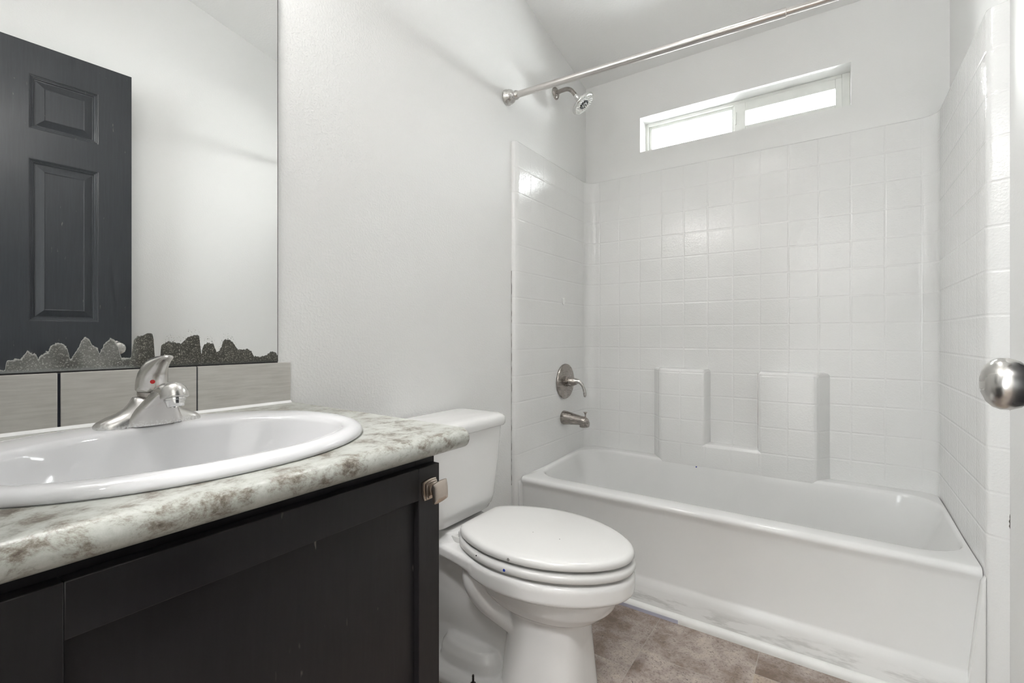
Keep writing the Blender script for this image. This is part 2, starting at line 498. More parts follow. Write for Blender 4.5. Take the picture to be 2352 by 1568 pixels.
def rrect(x0, x1, y0, y1, r, k=8, s=10):
    pts = []
    cs = [(x1 - r, y0 + r, -90), (x1 - r, y1 - r, 0), (x0 + r, y1 - r, 90), (x0 + r, y0 + r, 180)]
    for i, (cx, cy, a0) in enumerate(cs):
        for j in range(k + 1):
            a = math.radians(a0 + 90 * j / k)
            pts.append((cx + r * math.cos(a), cy + r * math.sin(a)))
        nx = cs[(i + 1) % 4]
        a = math.radians(nx[2])
        q = (nx[0] + r * math.cos(a), nx[1] + r * math.sin(a)); p = pts[-1]
        for j in range(1, s):
            f = j / s
            pts.append((p[0] + (q[0] - p[0]) * f, p[1] + (q[1] - p[1]) * f))
    return pts

def at_z(pts, z): return [Vector((x, y, z)) for x, y in pts]

def prism(bm, poly, axis, a, b, bev=0.0, seg=2):
    """poly in the two other axes (in x,y,z order), extruded along axis from a to b"""
    def mk(p, t):
        if axis == 'x': return (t, p[0], p[1])
        if axis == 'y': return (p[0], t, p[1])
        return (p[0], p[1], t)
    v0 = [bm.verts.new(mk(p, a)) for p in poly]; v1 = [bm.verts.new(mk(p, b)) for p in poly]
    n = len(poly)
    fs = [bm.faces.new(v0[::-1]), bm.faces.new(v1)]
    for i in range(n): fs.append(bm.faces.new((v0[i], v0[(i + 1) % n], v1[(i + 1) % n], v1[i])))
    if bev > 0:
        es = list({e for f in fs for e in f.edges})
        bmesh.ops.bevel(bm, geom=es, offset=bev, segments=seg, profile=0.5, affect='EDGES')

# ------------------------------------------------------------------ room shell
RX = 1.512          # right wall
YB = 2.414          # back wall
YF = -0.02          # wall with the doorway
HY = -1.8           # far side of the hall behind the doorway
WX0, WX1, WZ0, WZ1 = 0.310, 1.207, 1.966, 2.145
def ceil_z(y): return 2.387 + 0.205 * (YB - y)

HX0, HX1 = -1.3, 2.3
bm = bmesh.new(); box(bm, HX0, HX1, HY - 0.1, 2.56, -0.12, 0.0)
struct(finish('floor', bm, M['floor'], smooth=False))
def sloped(bm, x0, x1, y0, y1):
    prism(bm, [(y0, 0), (y1, 0), (y1, ceil_z(y1)), (y0, ceil_z(y0))], 'x', x0, x1)
bm = bmesh.new(); sloped(bm, -0.12, 0.0, YF, 2.56)
struct(finish('wall_left', bm, M['wall'], smooth=False))
bm = bmesh.new(); sloped(bm, RX, RX + 0.12, YF, 2.56)
struct(finish('wall_right', bm, M['wall_far'], smooth=False))
bm = bmesh.new()
T = ceil_z(YB) 
box(bm, 0.0, RX, YB, 2.56, 0, WZ0); box(bm, 0.0, RX, YB, 2.56, WZ1, T - 0.02)
prism(bm, [(YB, T - 0.02), (2.56, T - 0.03), (2.56, ceil_z(2.56)), (YB, T)], 'x', 0, RX)
box(bm, 0.0, WX0, YB, 2.56, WZ0, WZ1); box(bm, WX1, RX, YB, 2.56, WZ0, WZ1)
struct(finish('wall_back', bm, M['wall_far'], smooth=False))
bm = bmesh.new()
DX0, DX1, DZ = 0.67, 1.432, 2.13
sl_front = lambda x0, x1, z0: prism(bm, [(YF - 0.11, z0), (YF, z0), (YF, ceil_z(YF)), (YF - 0.11, ceil_z(YF - 0.11))], 'x', x0, x1)
sl_front(HX0 + 0.12, DX0, 0.0); sl_front(DX1, 2.3, 0.0); sl_front(DX0, DX1, DZ)
struct(finish('wall_front', bm, M['wall'], smooth=False))
HW = (-0.85, 0.55, 0.45, 2.05)                       # hall window added for fill light: x0, x1, z0, z1
bm = bmesh.new()
box(bm, HX0 + 0.12, HW[0], HY - 0.1, HY, 0, 2.3); box(bm, HW[1], HX1 - 0.12, HY - 0.1, HY, 0, 2.3)
box(bm, HW[0], HW[1], HY - 0.1, HY, 0, HW[2]); box(bm, HW[0], HW[1], HY - 0.1, HY, HW[3], 2.3)
prism(bm, [(HY - 0.1, 2.3), (HY, 2.3), (HY, ceil_z(HY)), (HY - 0.1, ceil_z(HY - 0.1))], 'x', HX0 + 0.12, HX1 - 0.12)
struct(finish('wall_hall', bm, M['wall'], smooth=False))
for nm, xa, xb in (('wall_hall_right', HX1 - 0.12, HX1), ('wall_hall_left', HX0, HX0 + 0.12)):
    bm = bmesh.new(); sloped(bm, xa, xb, HY - 0.1, YF - 0.11 if xa > 0 else YF)
    struct(finish(nm, bm, M['wall'], smooth=False))
bm = bmesh.new()
ya, yb_ = HY - 0.1, 2.56
prism(bm, [(ya, ceil_z(ya)), (yb_, ceil_z(yb_)), (yb_, ceil_z(yb_) + 0.12), (ya, ceil_z(ya) + 0.12)], 'x', HX0, HX1)
struct(finish('ceiling', bm, M['ceiling'], smooth=False))
# white quarter-round strip along the foot of the tub
bm = bmesh.new()
pr = [(1.6935, 0.0), (1.677, 0.0), (1.677, 0.006)] + [(1.6935 - 0.0165 * math.cos(a), 0.006 + 0.020 * math.sin(a)) for a in (math.radians(q) for q in (20, 40, 60, 80))] + [(1.6935, 0.026)]
prism(bm, pr, 'x', 0.024, 1.470)
tr1 = struct(finish('trim_1', bm, M['trim'], angle=50))
bm = bmesh.new(); box(bm, 0.30, 0.700, 1.6763, 1.6772, 0.0, 0.0125)  # lavender-coloured strip on the front face of the trim
finish('lavender_strip', bm, plain('lavender_strip', (0.50, 0.50, 0.60), 0.4), tr1, smooth=False)['label'] = 'lavender-tinted strip along the trim face'

# ------------------------------------------------------------------ window
win = struct(thing('window_1', 'narrow white sliding window high in the wall above the tub', 'window', ((WX0 + WX1) / 2, 2.53, WZ0)))
del win['category']
def ring_frame(bm, x0, x1, z0, z1, w, y0, y1, bev=0.002):
    ws = w if isinstance(w, tuple) else (w, w, w, w)     # left, right, bottom, top
    box(bm, x0, x0 + ws[0], y0, y1, z0, z1, bev); box(bm, x1 - ws[1], x1, y0, y1, z0, z1, bev)
    box(bm, x0 + ws[0], x1 - ws[1], y0, y1, z0, z0 + ws[2], bev); box(bm, x0 + ws[0], x1 - ws[1], y0, y1, z1 - ws[3], z1, bev)
bm = bmesh.new()
ring_frame(bm, WX0, WX1, WZ0, WZ1, (0.014, 0.030, 0.012, 0.016), 2.505, 2.556)
box(bm, 0.742, 0.756, 2.515, 2.55, WZ0 + 0.012, WZ1 - 0.016, 0.002)
finish('window_frame', bm, M['vinyl'], win, angle=20)
bm = bmesh.new()
ring_frame(bm, 0.324, 0.742, 1.978, 2.129, (0.014, 0.008, 0.012, 0.014), 2.520, 2.545)
s1 = finish('fixed_sash', bm, M['vinyl'], win, angle=20)
bm = bmesh.new(); box(bm, 0.336, 0.736, 2.531, 2.535, 1.988, 2.117)
finish('pane', bm, M['glass'], s1, smooth=False)
bm = bmesh.new()
ring_frame(bm, 0.748, 1.178, 1.977, 2.129, (0.049, 0.024, 0.040, 0.042), 2.502, 2.524)
box(bm, 0.751, 0.758, 2.497, 2.503, 2.03, 2.09, 0.001)
s2 = finish('sliding_sash', bm, M['vinyl'], win, angle=20)
bm = bmesh.new(); box(bm, 0.795, 1.156, 2.512, 2.516, 2.013, 2.090)
finish('pane', bm, M['glass'], s2, smooth=False)

wi2 = struct(thing('fill_window', 'wide unseen hall window added to let in fill light', 'window', ((HW[0] + HW[1]) / 2, HY - 0.06, HW[2])))  # unseen opening added so sky light reaches the bathroom through the doorway
del wi2['category']
bm = bmesh.new(); ring_frame(bm, HW[0], HW[1], HW[2], HW[3], 0.04, HY - 0.085, HY - 0.045)
f2 = finish('window_frame', bm, M['vinyl'], wi2, angle=30)
bm = bmesh.new(); box(bm, HW[0] + 0.035, HW[1] - 0.035, HY - 0.068, HY - 0.062, HW[2] + 0.035, HW[3] - 0.035)
finish('pane', bm, M['glass'], f2, smooth=False)

# ------------------------------------------------------------------ bathtub with moulded surround
tub = thing('bathtub', 'white one-piece bathtub and shower surround moulded with square tiles, under the window', 'bathtub', (0.748, 2.05, 0))
PX0, PX1, PY = 0.022, 1.473, 2.392
bm = bmesh.new()
ox0, ox1, oy1 = 0.024, 1.471, 2.391
OP = (0.046, 1.462, 1.790, 2.327)
def rise(y): 
    f = min(max((y - 1.85) / 0.45, 0), 1)
    return 0.012 * f * f * (3 - 2 * f)
def lifted(pts): return [Vector((p.x, p.y, p.z + rise(p.y))) for p in pts]
def outer(y0, z, r=0.002): return at_z(rrect(ox0, ox1, y0, oy1, r), z)
def inner(l, rr_, f, b, z, r): return at_z(rrect(OP[0] + l, OP[1] - rr_, OP[2] + f, OP[3] - b, r), z)
rings = [outer(1.694, 0.0), outer(1.694, 0.03), outer(1.703, 0.080), outer(1.707, 0.095), outer(1.714, 0.106), outer(1.717, 0.115), outer(1.722, 0.345),
         outer(1.7195, 0.358), outer(1.714, 0.368), outer(1.713, 0.376), lifted(outer(1.716, 0.384)), lifted(outer(1.722, 0.3885)), lifted(outer(1.730, 0.390)),
         lifted(inner(-0.012, -0.009, -0.012, -0.012, 0.390, 0.135)), lifted(inner(-0.006, -0.005, -0.006, -0.006, 0.3885, 0.130)), lifted(inner(-0.001, -0.001, -0.001, -0.001, 0.384, 0.126)),
         lifted(inner(0.002, 0.002, 0.002, 0.001, 0.376, 0.124)), lifted(inner(0.006, 0.010, 0.006, 0.004, 0.345, 0.12)), inner(0.022, 0.06, 0.016, 0.018, 0.24, 0.12), inner(0.045, 0.13, 0.028, 0.040, 0.13, 0.11),
         inner(0.060, 0.165, 0.045, 0.055, 0.085, 0.10), inner(0.085, 0.20, 0.075, 0.08, 0.066, 0.08), inner(0.16, 0.28, 0.14, 0.13, 0.060, 0.05)]
loft(bm, rings, False, True)
# tapering corner posts at both ends of the apron
prism(bm, [(0.0215, 0.0), (0.040, 0.0), (0.036, 0.10), (0.028, 0.36), (0.0215, 0.378)], 'y', 1.6935, 1.722, 0.003)
prism(bm, [(1.4735, 0.0), (1.4735, 0.378), (1.466, 0.36), (1.440, 0.09), (1.430, 0.0)], 'y', 1.6935, 1.722, 0.003)
basin = finish('basin', bm, M['tub'], tub, angle=55)

# surround swept in plan: (x, y, outward normal)
ARC = 0.055
left = [((0.000, 1.6735), (0, 1)), ((0.008, 1.6735), (0, 1)), ((0.0145, 1.6765), (-.5, .8)), ((0.0185, 1.683), (-.8, .5)), ((0.0215, 1.694), (-1, .2)), ((PX0, 1.705), (-1, 0))]
left += [((PX0, 1.705 + (PY - ARC - 1.705) * i / 10), (-1, 0)) for i in range(1, 11)]
arcL = [((PX0 + ARC - ARC * math.cos(a), PY - ARC + ARC * math.sin(a)), (-math.cos(a), math.sin(a))) for a in (math.radians(9 * i) for i in range(11))]
arcR = [((PX1 - ARC + ARC * math.sin(a), PY - ARC + ARC * math.cos(a)), (math.sin(a), math.cos(a))) for a in (math.radians(9 * i) for i in range(11))]
right = [((PX1, 1.707 + (PY - ARC - 1.707) * i / 10), (1, 0)) for i in range(10, -1, -1)]
right += [((PX1 + 0.001, 1.699), (1, 0)), ((PX1 + 0.005, 1.691), (.8, .5)), ((PX1 + 0.012, 1.686), (.5, .8)), ((PX1 + 0.024, 1.681), (.2, 1)), ((RX, 1.674), (.2, 1))]
def strip(path, z0, name, mat, ztop=1.846):
    bm = bmesh.new()
    cols = []
    for (x, y), (nx, ny) in path:
        col = []
        for z, off in ((z0, 0), (0.9, 0), (1.4, 0), (ztop - 0.006, 0), (ztop - 0.0015, 0.0015), (ztop, 0.005), (ztop, 0.020)):
            px = min(max(x + nx * off, 0.0002), RX - 0.0002); py = min(y + ny * off, YB - 0.0005)
            col.append(bm.verts.new((px, py, z)))
        cols.append(col)
    for a, b in zip(cols, cols[1:]):
        for i in range(len(a) - 1): bm.faces.new((a[i], b[i], b[i + 1], a[i + 1]))
    return finish(name, bm, mat, tub, angle=60)
p1 = strip(left, 0.0, 'side_panel', M['tile_side'])
strip([left[-1]] + arcL[1:] + arcR[:], 0.30, 'back_panel', M['tile_back'])
strip([arcR[-1]] + right[1:], 0.0, 'side_panel', M['tile_side'])
# moulded shelves: a U of two columns with a low ledge between them
def column(name, pts, y0, parent):
    """front outline rings from back to front, edges rounded"""
    bm = bmesh.new()
    prism(bm, pts, 'y', y0, 2.3915, 0.013, 4)
    return finish(name, bm, M['tile_back'], parent, angle=70)
def shelf_block(name, xb0, xb1, xf0, xf1, zt, yf):
    bm = bmesh.new()
    lv = [(0.345, 0.006), (0.375, 0.001), (0.40, 0.0), (zt - 0.002, 0.0)]
    vb = []; vf = []
    for i, (z, dy) in enumerate(lv):
        zb = zt if i == 3 else z
        vb.append([bm.verts.new((xb0, 2.3925, zb)), bm.verts.new((xb1, 2.3925, zb))])
        vf.append([bm.verts.new((xf0, yf + dy, z)), bm.verts.new((xf1, yf + dy, z))])
    for i in range(3):
        bm.faces.new((vf[i][0], vf[i][1], vf[i + 1][1], vf[i + 1][0]))
        bm.faces.new((vb[i][0], vf[i][0], vf[i + 1][0], vb[i + 1][0]))
        bm.faces.new((vf[i][1], vb[i][1], vb[i + 1][1], vf[i + 1][1]))
        bm.faces.new((vb[i][1], vb[i][0], vb[i + 1][0], vb[i + 1][1]))
    bm.faces.new((vb[3][0], vf[3][0], vf[3][1], vb[3][1])); bm.faces.new((vf[0][0], vb[0][0], vb[0][1], vf[0][1]))
    bmesh.ops.recalc_face_normals(bm, faces=bm.faces[:])
    fs = {v for r in vf for v in r}
    es = [e for e in bm.edges if e.calc_face_angle(0) > 0.5 and any(v in fs for v in e.verts) and not (e.verts[0] in vf[0] and e.verts[1] in vf[0])]
    bmesh.ops.bevel(bm, geom=es, offset=0.015, segments=5, profile=0.5, affect='EDGES')
    return finish(name, bm, M['tile_back'], tub, angle=70)
shelf_block('soap_shelf', 0.392, 0.662, 0.440, 0.648, 0.846, 2.3255)
shelf_block('soap_shelf', 0.862, 1.135, 0.874, 1.088, 0.846, 2.3255)
shelf_block('soap_ledge', 0.61, 0.90, 0.62, 0.90, 0.498, 2.3257)
# blue paint fleck on the inner wall of the basin and a dried flake on the tiled side
bm = bmesh.new()
lathe(bm, [(-0.0006, 0.0034), (0.0012, 0.0030)], (0.612, 2.3255, 0.385), (0, -1, 0.05), 9)
finish('paint_fleck', bm, M['blue'], basin)['label'] = 'blue paint fleck'
bm = bmesh.new()
prism(bm, [(2.088, 1.192), (2.094, 1.163), (2.104, 1.160), (2.118, 1.176), (2.112, 1.196)], 'x', PX0 - 0.0005, PX0 + 0.004, 0.0012, 2)
finish('dried_flake', bm, M['caulk'], p1, angle=20)

def crack(pts, x0, sgn, y):
    """one ragged dark line: (z, width) pairs"""
    bm = bmesh.new()
    loft(bm, [[Vector((x0, y, z)), Vector((x0 + sgn * w, y, z)), Vector((x0 + sgn * w, y - 0.0012, z)), Vector((x0, y - 0.0012, z))] for z, w in pts])
    finish('flange_crack', bm, M['crack'], tub, smooth=False)['label'] = 'dark crack between surround and wall'
random.seed(11)
crack([(0.36 + 0.012 * i, random.choice((0.0003, 0.0009, 0.0013, 0.0016, 0.0003))) for i in range(78)], 0.0002, 1, 1.6735)
crack([(0.815 + 0.007 * i, w) for i, w in enumerate((0.0002, 0.0006, 0.0013, 0.0007, 0.0014, 0.0012, 0.0004, 0.0008, 0.0002))], RX - 0.0002, -1, 1.674)
crack([(0.52 + 0.006 * i, w) for i, w in enumerate((0.0002, 0.0018, 0.0006, 0.0020, 0.0004, 0.0008, 0.0002))], RX - 0.0002, -1, 1.674)

# ------------------------------------------------------------------ shower rod
rod = thing('shower_rod', 'brushed nickel telescoping shower curtain rod spanning the tub from wall to wall', 'shower rod', (0.0, 1.634, 2.013))
ra = Vector((0.0, 1.634, 2.013)); rb = Vector((RX, 1.724, 2.013)); rd = (rb - ra).normalized(); RL = (rb - ra).length
bm = bmesh.new(); lathe(bm, [(0.01, 0.0132), (1.015, 0.0132), (1.018, 0.0135), (1.026, 0.0135), (1.028, 0.0118)], ra, rd, 32)
finish('outer_tube', bm, M['rod'], rod, angle=30)
bm = bmesh.new(); lathe(bm, [(1.00, 0.0110), (RL - 0.01, 0.0110)], ra, rd, 32)
finish('inner_tube', bm, M['rod'], rod, angle=30)
FL = [(0.0005, 0.0315), (0.004, 0.0325), (0.008, 0.0325), (0.010, 0.0305), (0.020, 0.0300), (0.030, 0.0265), (0.036, 0.0205), (0.039, 0.0175), (0.043, 0.0172), (0.045, 0.0185), (0.051, 0.0185), (0.053, 0.0165), (0.057, 0.0160), (0.060, 0.0135)]
bm = bmesh.new(); lathe(bm, FL, ra, rd, 40); finish('flange', bm, M['nickel'], rod, angle=50)
bm = bmesh.new(); lathe(bm, FL, rb, -rd, 40); finish('flange', bm, M['nickel'], rod, angle=50)

# ------------------------------------------------------------------ shower head
sh = thing('shower_sprayer', 'chrome round shower head with nickel arm above the tiled tub surround', 'shower head', (0, 2.059, 2.214))
ho = Vector((0.0, 2.059, 2.214))
bm = bmesh.new(); lathe(bm, [(0.0005, 0.0305), (0.003, 0.031), (0.006, 0.030), (0.011, 0.0235), (0.014, 0.016), (0.015, 0.0105)], ho, (1, 0, 0), 36)
finish('arm_flange', bm, M['nickel_dark'], sh, angle=50)
armp = [ho + Vector(q) for q in ((0.008, 0, 0), (0.035, 0, 0.003), (0.065, 0, 0.002), (0.086, 0.001, -0.008), (0.103, 0.003, -0.028), (0.114, 0.005, -0.046))]
bm = bmesh.new(); tube(bm, armp, [0.0102] * 6, 20)
finish('arm', bm, M['nickel_dark'], sh)
hd = Vector((0.61, 0.20, -0.77)).normalized()
h0 = ho + Vector((0.111, 0.004, -0.041))
bm = bmesh.new(); lathe(bm, [(0.0, 0.0115), (0.004, 0.0125), (0.016, 0.0135), (0.018, 0.0125), (0.022, 0.0125), (0.024, 0.017), (0.034, 0.0175), (0.036, 0.015)], h0, hd, 32)
finish('ball_joint', bm, M['chrome'], sh, angle=40)
bm = bmesh.new(); lathe(bm, [(0.032, 0.016), (0.037, 0.026), (0.043, 0.044), (0.049, 0.057), (0.052, 0.0615), (0.0535, 0.0605), (0.0545, 0.0615), (0.058, 0.0620), (0.063, 0.0600), (0.0655, 0.056), (0.0650, 0.052), (0.0640, 0.024)], h0, hd, 56)
head = finish('spray_head', bm, M['chrome'], sh, angle=40)
bm = bmesh.new(); lathe(bm, [(0.0635, 0.0245), (0.0665, 0.0240), (0.0672, 0.020), (0.0662, 0.017), (0.0665, 0.003)], h0, hd, 40)
finish('centre_ring', bm, M['black'], head, angle=40)
hx, hy = frame_of(hd)
bm = bmesh.new()
for rr_, n_ in ((0.031, 14), (0.038, 18), (0.045, 22), (0.051, 26)):
    for i in range(n_):
        a = 2 * math.pi * (i + (0.5 if n_ in (18, 26) else 0)) / n_
        c = h0 + hd * 0.0638 + (hx * math.cos(a) + hy * math.sin(a)) * rr_
        lathe(bm, [(0, 0.0022), (0.0028, 0.0016), (0.0034, 0.0006)], c, hd, 8)
finish('spray_nozzles', bm, M['chrome'], head, angle=40)
bm = bmesh.new()
for i in range(6):
    a = 2 * math.pi * i / 6
    c = h0 + hd * 0.0660 + (hx * math.cos(a) + hy * math.sin(a)) * 0.0105
    lathe(bm, [(0, 0.0032), (0.003, 0.0026), (0.0036, 0.001)], c, hd, 10)
finish('centre_nozzles', bm, M['chrome'], head, angle=40)

# ------------------------------------------------------------------ tub valve
va = thing('shower_valve', 'round brushed nickel shower valve with curved lever above the tub spout', 'shower valve', (PX0, 2.116, 0.775))
vo_ = Vector((PX0 + 0.0008, 2.116, 0.775))
bm = bmesh.new(); lathe(bm, [(0.0, 0.0875), (0.006, 0.0885), (0.010, 0.0865), (0.0115, 0.082), (0.0145, 0.050), (0.016, 0.030), (0.0165, 0.024)], vo_, (1, 0, 0), 64)
finish('escutcheon', bm, M['nickel_dark'], va, angle=30)
bm = bmesh.new(); lathe(bm, [(0.014, 0.026), (0.026, 0.026), (0.027, 0.0235), (0.032, 0.0235), (0.033, 0.0255), (0.040, 0.0250), (0.055, 0.0195), (0.068, 0.0135)], vo_, (1, 0, 0), 40)
finish('handle_hub', bm, M['nickel_dark'], va, angle=35)
bm = bmesh.new(); tube(bm, [vo_ + Vector(q) for q in ((0.040, 0, 0.001), (0.060, 0, 0.002), (0.080, 0.000, 0.001), (0.096, 0.002, -0.012), (0.106, 0.004, -0.035), (0.110, 0.005, -0.055), (0.1105, 0.005, -0.070), (0.110, 0.005, -0.0745))], [0.0215, 0.0165, 0.0110, 0.0082, 0.0072, 0.0080, 0.0066, 0.001], 20)
finish('lever', bm, M['nickel'], va)

# ------------------------------------------------------------------ tub spout
sp_ = thing('tub_spout', 'brushed nickel tub spout with pull-up diverter below the round valve', 'tub spout', (PX0, 2.102, 0.594))
so = Vector((PX0 + 0.0008, 2.102, 0.594))
bm = bmesh.new()
secs = [(0.000, 0.0, 0.0335, 0.0335), (0.004, 0.0, 0.0345, 0.0345), (0.020, -0.0005, 0.0325, 0.033), (0.045, -0.002, 0.0295, 0.0295), (0.075, -0.0045, 0.0265, 0.0255), (0.100, -0.006, 0.0250, 0.0225), (0.112, -0.0075, 0.0248, 0.0225), (0.124, -0.0105, 0.0240, 0.0225), (0.132, -0.0150, 0.0220, 0.0205), (0.137, -0.0205, 0.0185, 0.0155), (0.139, -0.025, 0.014, 0.0105)]
rings = []
for x, zc, ry, rz in secs:
    rings.append([so + Vector((x, ry * math.cos(a), zc + rz * math.sin(a))) for a in (2 * math.pi * i / 32 for i in range(32))])
loft(bm, rings)
finish('spout_body', bm, M['nickel_dark'], sp_, angle=50)
bm = bmesh.new()
lp = [at_z([(so.x + 0.114 + 0.021 * math.cos(a), so.y + 0.0215 * math.sin(a)) for a in (2 * math.pi * i / 28 for i in range(28))], so.z + z_) for z_ in (-0.014, -0.032, -0.0365)]
loft(bm, lp)
finish('outlet_lip', bm, M['nickel_dark'], sp_, angle=40)
bm = bmesh.new(); lathe(bm, [(0, 0.0042), (0.004, 0.0036), (0.009, 0.0028), (0.016, 0.0028), (0.017, 0.0045), (0.022, 0.0050), (0.024, 0.0085), (0.026, 0.0100), (0.0275, 0.0098), (0.028, 0.006)], so + Vector((0.122, 0, 0.010)), (0, 0, 1), 24)
finish('diverter_knob', bm, M['nickel_dark'], sp_, angle=40)

# ------------------------------------------------------------------ toilet
TY = 1.140
to = thing('toilet', 'white two-piece toilet with closed chipped lid between the vanity and the tub', 'toilet', (0.35, TY, 0))
ROT = Matrix.Translation((0.4765, 1.160, -0.009)) @ Matrix.Rotation(math.radians(1.46), 4, 'Z') @ Matrix.Translation((-0.494, -TY, 0))
half = [(0.2472, 0.0662), (0.253, 0.0927), (0.2724, 0.1154), (0.3055, 0.1362), (0.3492, 0.1561), (0.4027, 0.1712), (0.4561, 0.1769), (0.5193, 0.1741), (0.5776, 0.1608), (0.631, 0.1381), (0.6796, 0.106), (0.7156, 0.0691), (0.735, 0.0341), (0.7408, 0.0)]
def egg(grow=0.0, n=6, dx=0.0):
    pts = [(x, -h) for x, h in half] + [(x, h) for x, h in half[-2::-1]]
    c = catmull([(x, h, 0) for x, h in pts], n, closed=True)
    out = []
    m = len(c)
    for i, p in enumerate(c):
        d = (c[(i + 1) % m] - c[i - 1]).normalized()
        nrm = Vector((d.y, -d.x, 0))
        q = p + nrm * grow
        out.append(Vector((q.x + dx, TY + q.y, 0)))
    return out
def eggs(f, z): return [ROT @ Vector((0.47 + (p.x - 0.47) * f, TY + (p.y - TY) * f, z)) for p in egg(0.0)]
def eggz(g, z, dx=0.0): return [ROT @ Vector((p.x, p.y, z)) for p in egg(g, dx=dx)]
# lid
bm = bmesh.new()
loft(bm, [eggs(0.6, 0.4330), eggs(0.96, 0.4330), eggz(-0.002, 0.4340), eggz(0.0, 0.4375), eggz(0.0, 0.444), eggz(-0.002, 0.4495), eggz(-0.006, 0.4530), eggs(0.945, 0.4550), eggs(0.86, 0.4562), eggs(0.6, 0.4574), eggs(0.25, 0.4580)])
lid = finish('seat_lid', bm, M['seat'], to, angle=60)
# seat ring
bm = bmesh.new()
r_ = [eggs(0.68, 0.4025), eggs(0.975, 0.4025), eggz(0.001, 0.4045), eggz(0.003, 0.409), eggz(0.003, 0.417), eggz(0.001, 0.4215), eggz(-0.005, 0.4245), eggs(0.93, 0.4255), eggs(0.74, 0.4240), eggs(0.68, 0.42)]
loft(bm, r_ + [r_[0]], False, False)
bmesh.ops.remove_doubles(bm, verts=bm.verts[:], dist=1e-6)
seat = finish('seat', bm, M['seat'], to, angle=60)
# paint chips
def chip(name, pos, nrm, r, mat, parent, n=7):
    bm = bmesh.new(); lathe(bm, [(-0.0008, r), (0.0007, r * 0.9)], pos, nrm, n)
    return finish(name, bm, mat, parent, smooth=False)
ts = eggz(0.003, 0.413)
lf = eggz(0.0, 0.4465)
def near(ring, x):
    c = [p for p in ring if p.y < 1.16]
    return min(c, key=lambda p: abs(p.x - x))
cp = near(ts, 0.452); chip('paint_chip', cp, (0.02, -1, 0.12), 0.0042, M['blue'], seat, 6)['label'] = 'blue paint chip'
cp = near(lf, 0.462); chip('paint_chip', cp + Vector((0, -0.0002, -0.0045)), (0.0, -1, 0.35), 0.0045, M['chipgrey'], lid, 5)['label'] = 'bare chip in the white paint'
for q in ((0.448, 1.128), (0.532, 1.130)):
    chip('paint_chip', Vector((q[0], q[1], 0.4486)), (0, 0, 1), 0.0016, M['chipgrey'], lid, 6)['label'] = 'tiny grey nick'
cp = near(ts, 0.352); chip('paint_chip', cp + Vector((0, 0, 0.006)), (-0.3, -1, 0.3), 0.002, M['dark_gap'], seat, 5)['label'] = 'dark chip'
# hinges
for sgn in (-1, 1):
    bm = bmesh.new()
    box(bm, 0.202, 0.256, TY + sgn * 0.078 - 0.013, TY + sgn * 0.078 + 0.013, 0.3950, 0.4125, 0.002)
    box(bm, 0.238, 0.262, TY + sgn * 0.078 - 0.010, TY + sgn * 0.078 + 0.010, 0.408, 0.430, 0.004)
    bm.transform(ROT)
    finish('hinge', bm, M['seat'], to, angle=40)
# bowl and pedestal, blended into one surface
bm = bmesh.new()
def oval(x0, x1, hw, z, p=2.3, n=64, cy=TY):
    cx, ax = (x0 + x1) / 2, (x1 - x0) / 2
    out = []
    for i in range(n):
        a = 2 * math.pi * i / n
        c, s = math.cos(a), math.sin(a)
        out.append(ROT @ Vector((cx + ax * math.copysign(abs(c) ** (2 / p), c), cy + hw * math.copysign(abs(s) ** (2 / p), s), max(z, 0.0091))))
    return out
# rim band
loft(bm, [eggs(0.86, 0.344), eggs(0.95, 0.342), eggz(-0.003, 0.344), eggz(0.001, 0.350), eggz(0.002, 0.384), eggz(-0.001, 0.391), eggz(-0.006, 0.3945), eggs(0.92, 0.3955), eggs(0.84, 0.3955)])
# bowl under the rim
loft(bm, [oval(0.270, 0.712, 0.149, 0.355), oval(0.276, 0.706, 0.146, 0.325), oval(0.292, 0.690, 0.136, 0.295), oval(0.322, 0.660, 0.117, 0.268), oval(0.37, 0.61, 0.090, 0.245)])
# front pedestal
loft(bm, [oval(0.40, 0.615, 0.100, 0.262, 2.8), oval(0.395, 0.612, 0.096, 0.235, 3.0), oval(0.388, 0.612, 0.099, 0.18, 3.2), oval(0.380, 0.620, 0.107, 0.08, 3.4), oval(0.374, 0.626, 0.114, 0.012, 3.4), oval(0.374, 0.626, 0.114, 0.0, 3.4)])
# deck under the tank
def dk(z, g): 
    pts = [(0.035 - g, 0.10 + g), (0.035 - g, -0.10 - g), (0.16, -0.118 - g), (0.25, -0.135 - g), (0.33, -0.155 - g * .5), (0.42, -0.150), (0.42, 0.150), (0.33, 0.155 + g * .5), (0.25, 0.135 + g), (0.16, 0.118 + g)]
    return [ROT @ Vector((x, TY - y, z)) for x, y in pts]
loft(bm, [dk(0.358, -0.006), dk(0.364, 0.0), dk(0.388, 0.002), dk(0.396, -0.006)])
# raised pad that carries the tank
loft(bm, [oval(0.02, 0.245, 0.118, 0.385, 4), oval(0.022, 0.238, 0.112, 0.402, 4), oval(0.028, 0.226, 0.106, 0.420, 4), oval(0.034, 0.218, 0.100, 0.424, 4)])
# rear column and outlet
loft(bm, [oval(0.06, 0.36, 0.085, 0.372, 3), oval(0.075, 0.37, 0.062, 0.32, 3), oval(0.08, 0.40, 0.052, 0.22, 3), oval(0.085, 0.42, 0.056, 0.12, 3), oval(0.09, 0.43, 0.070, 0.05, 3), oval(0.09, 0.43, 0.075, 0.0, 3)])
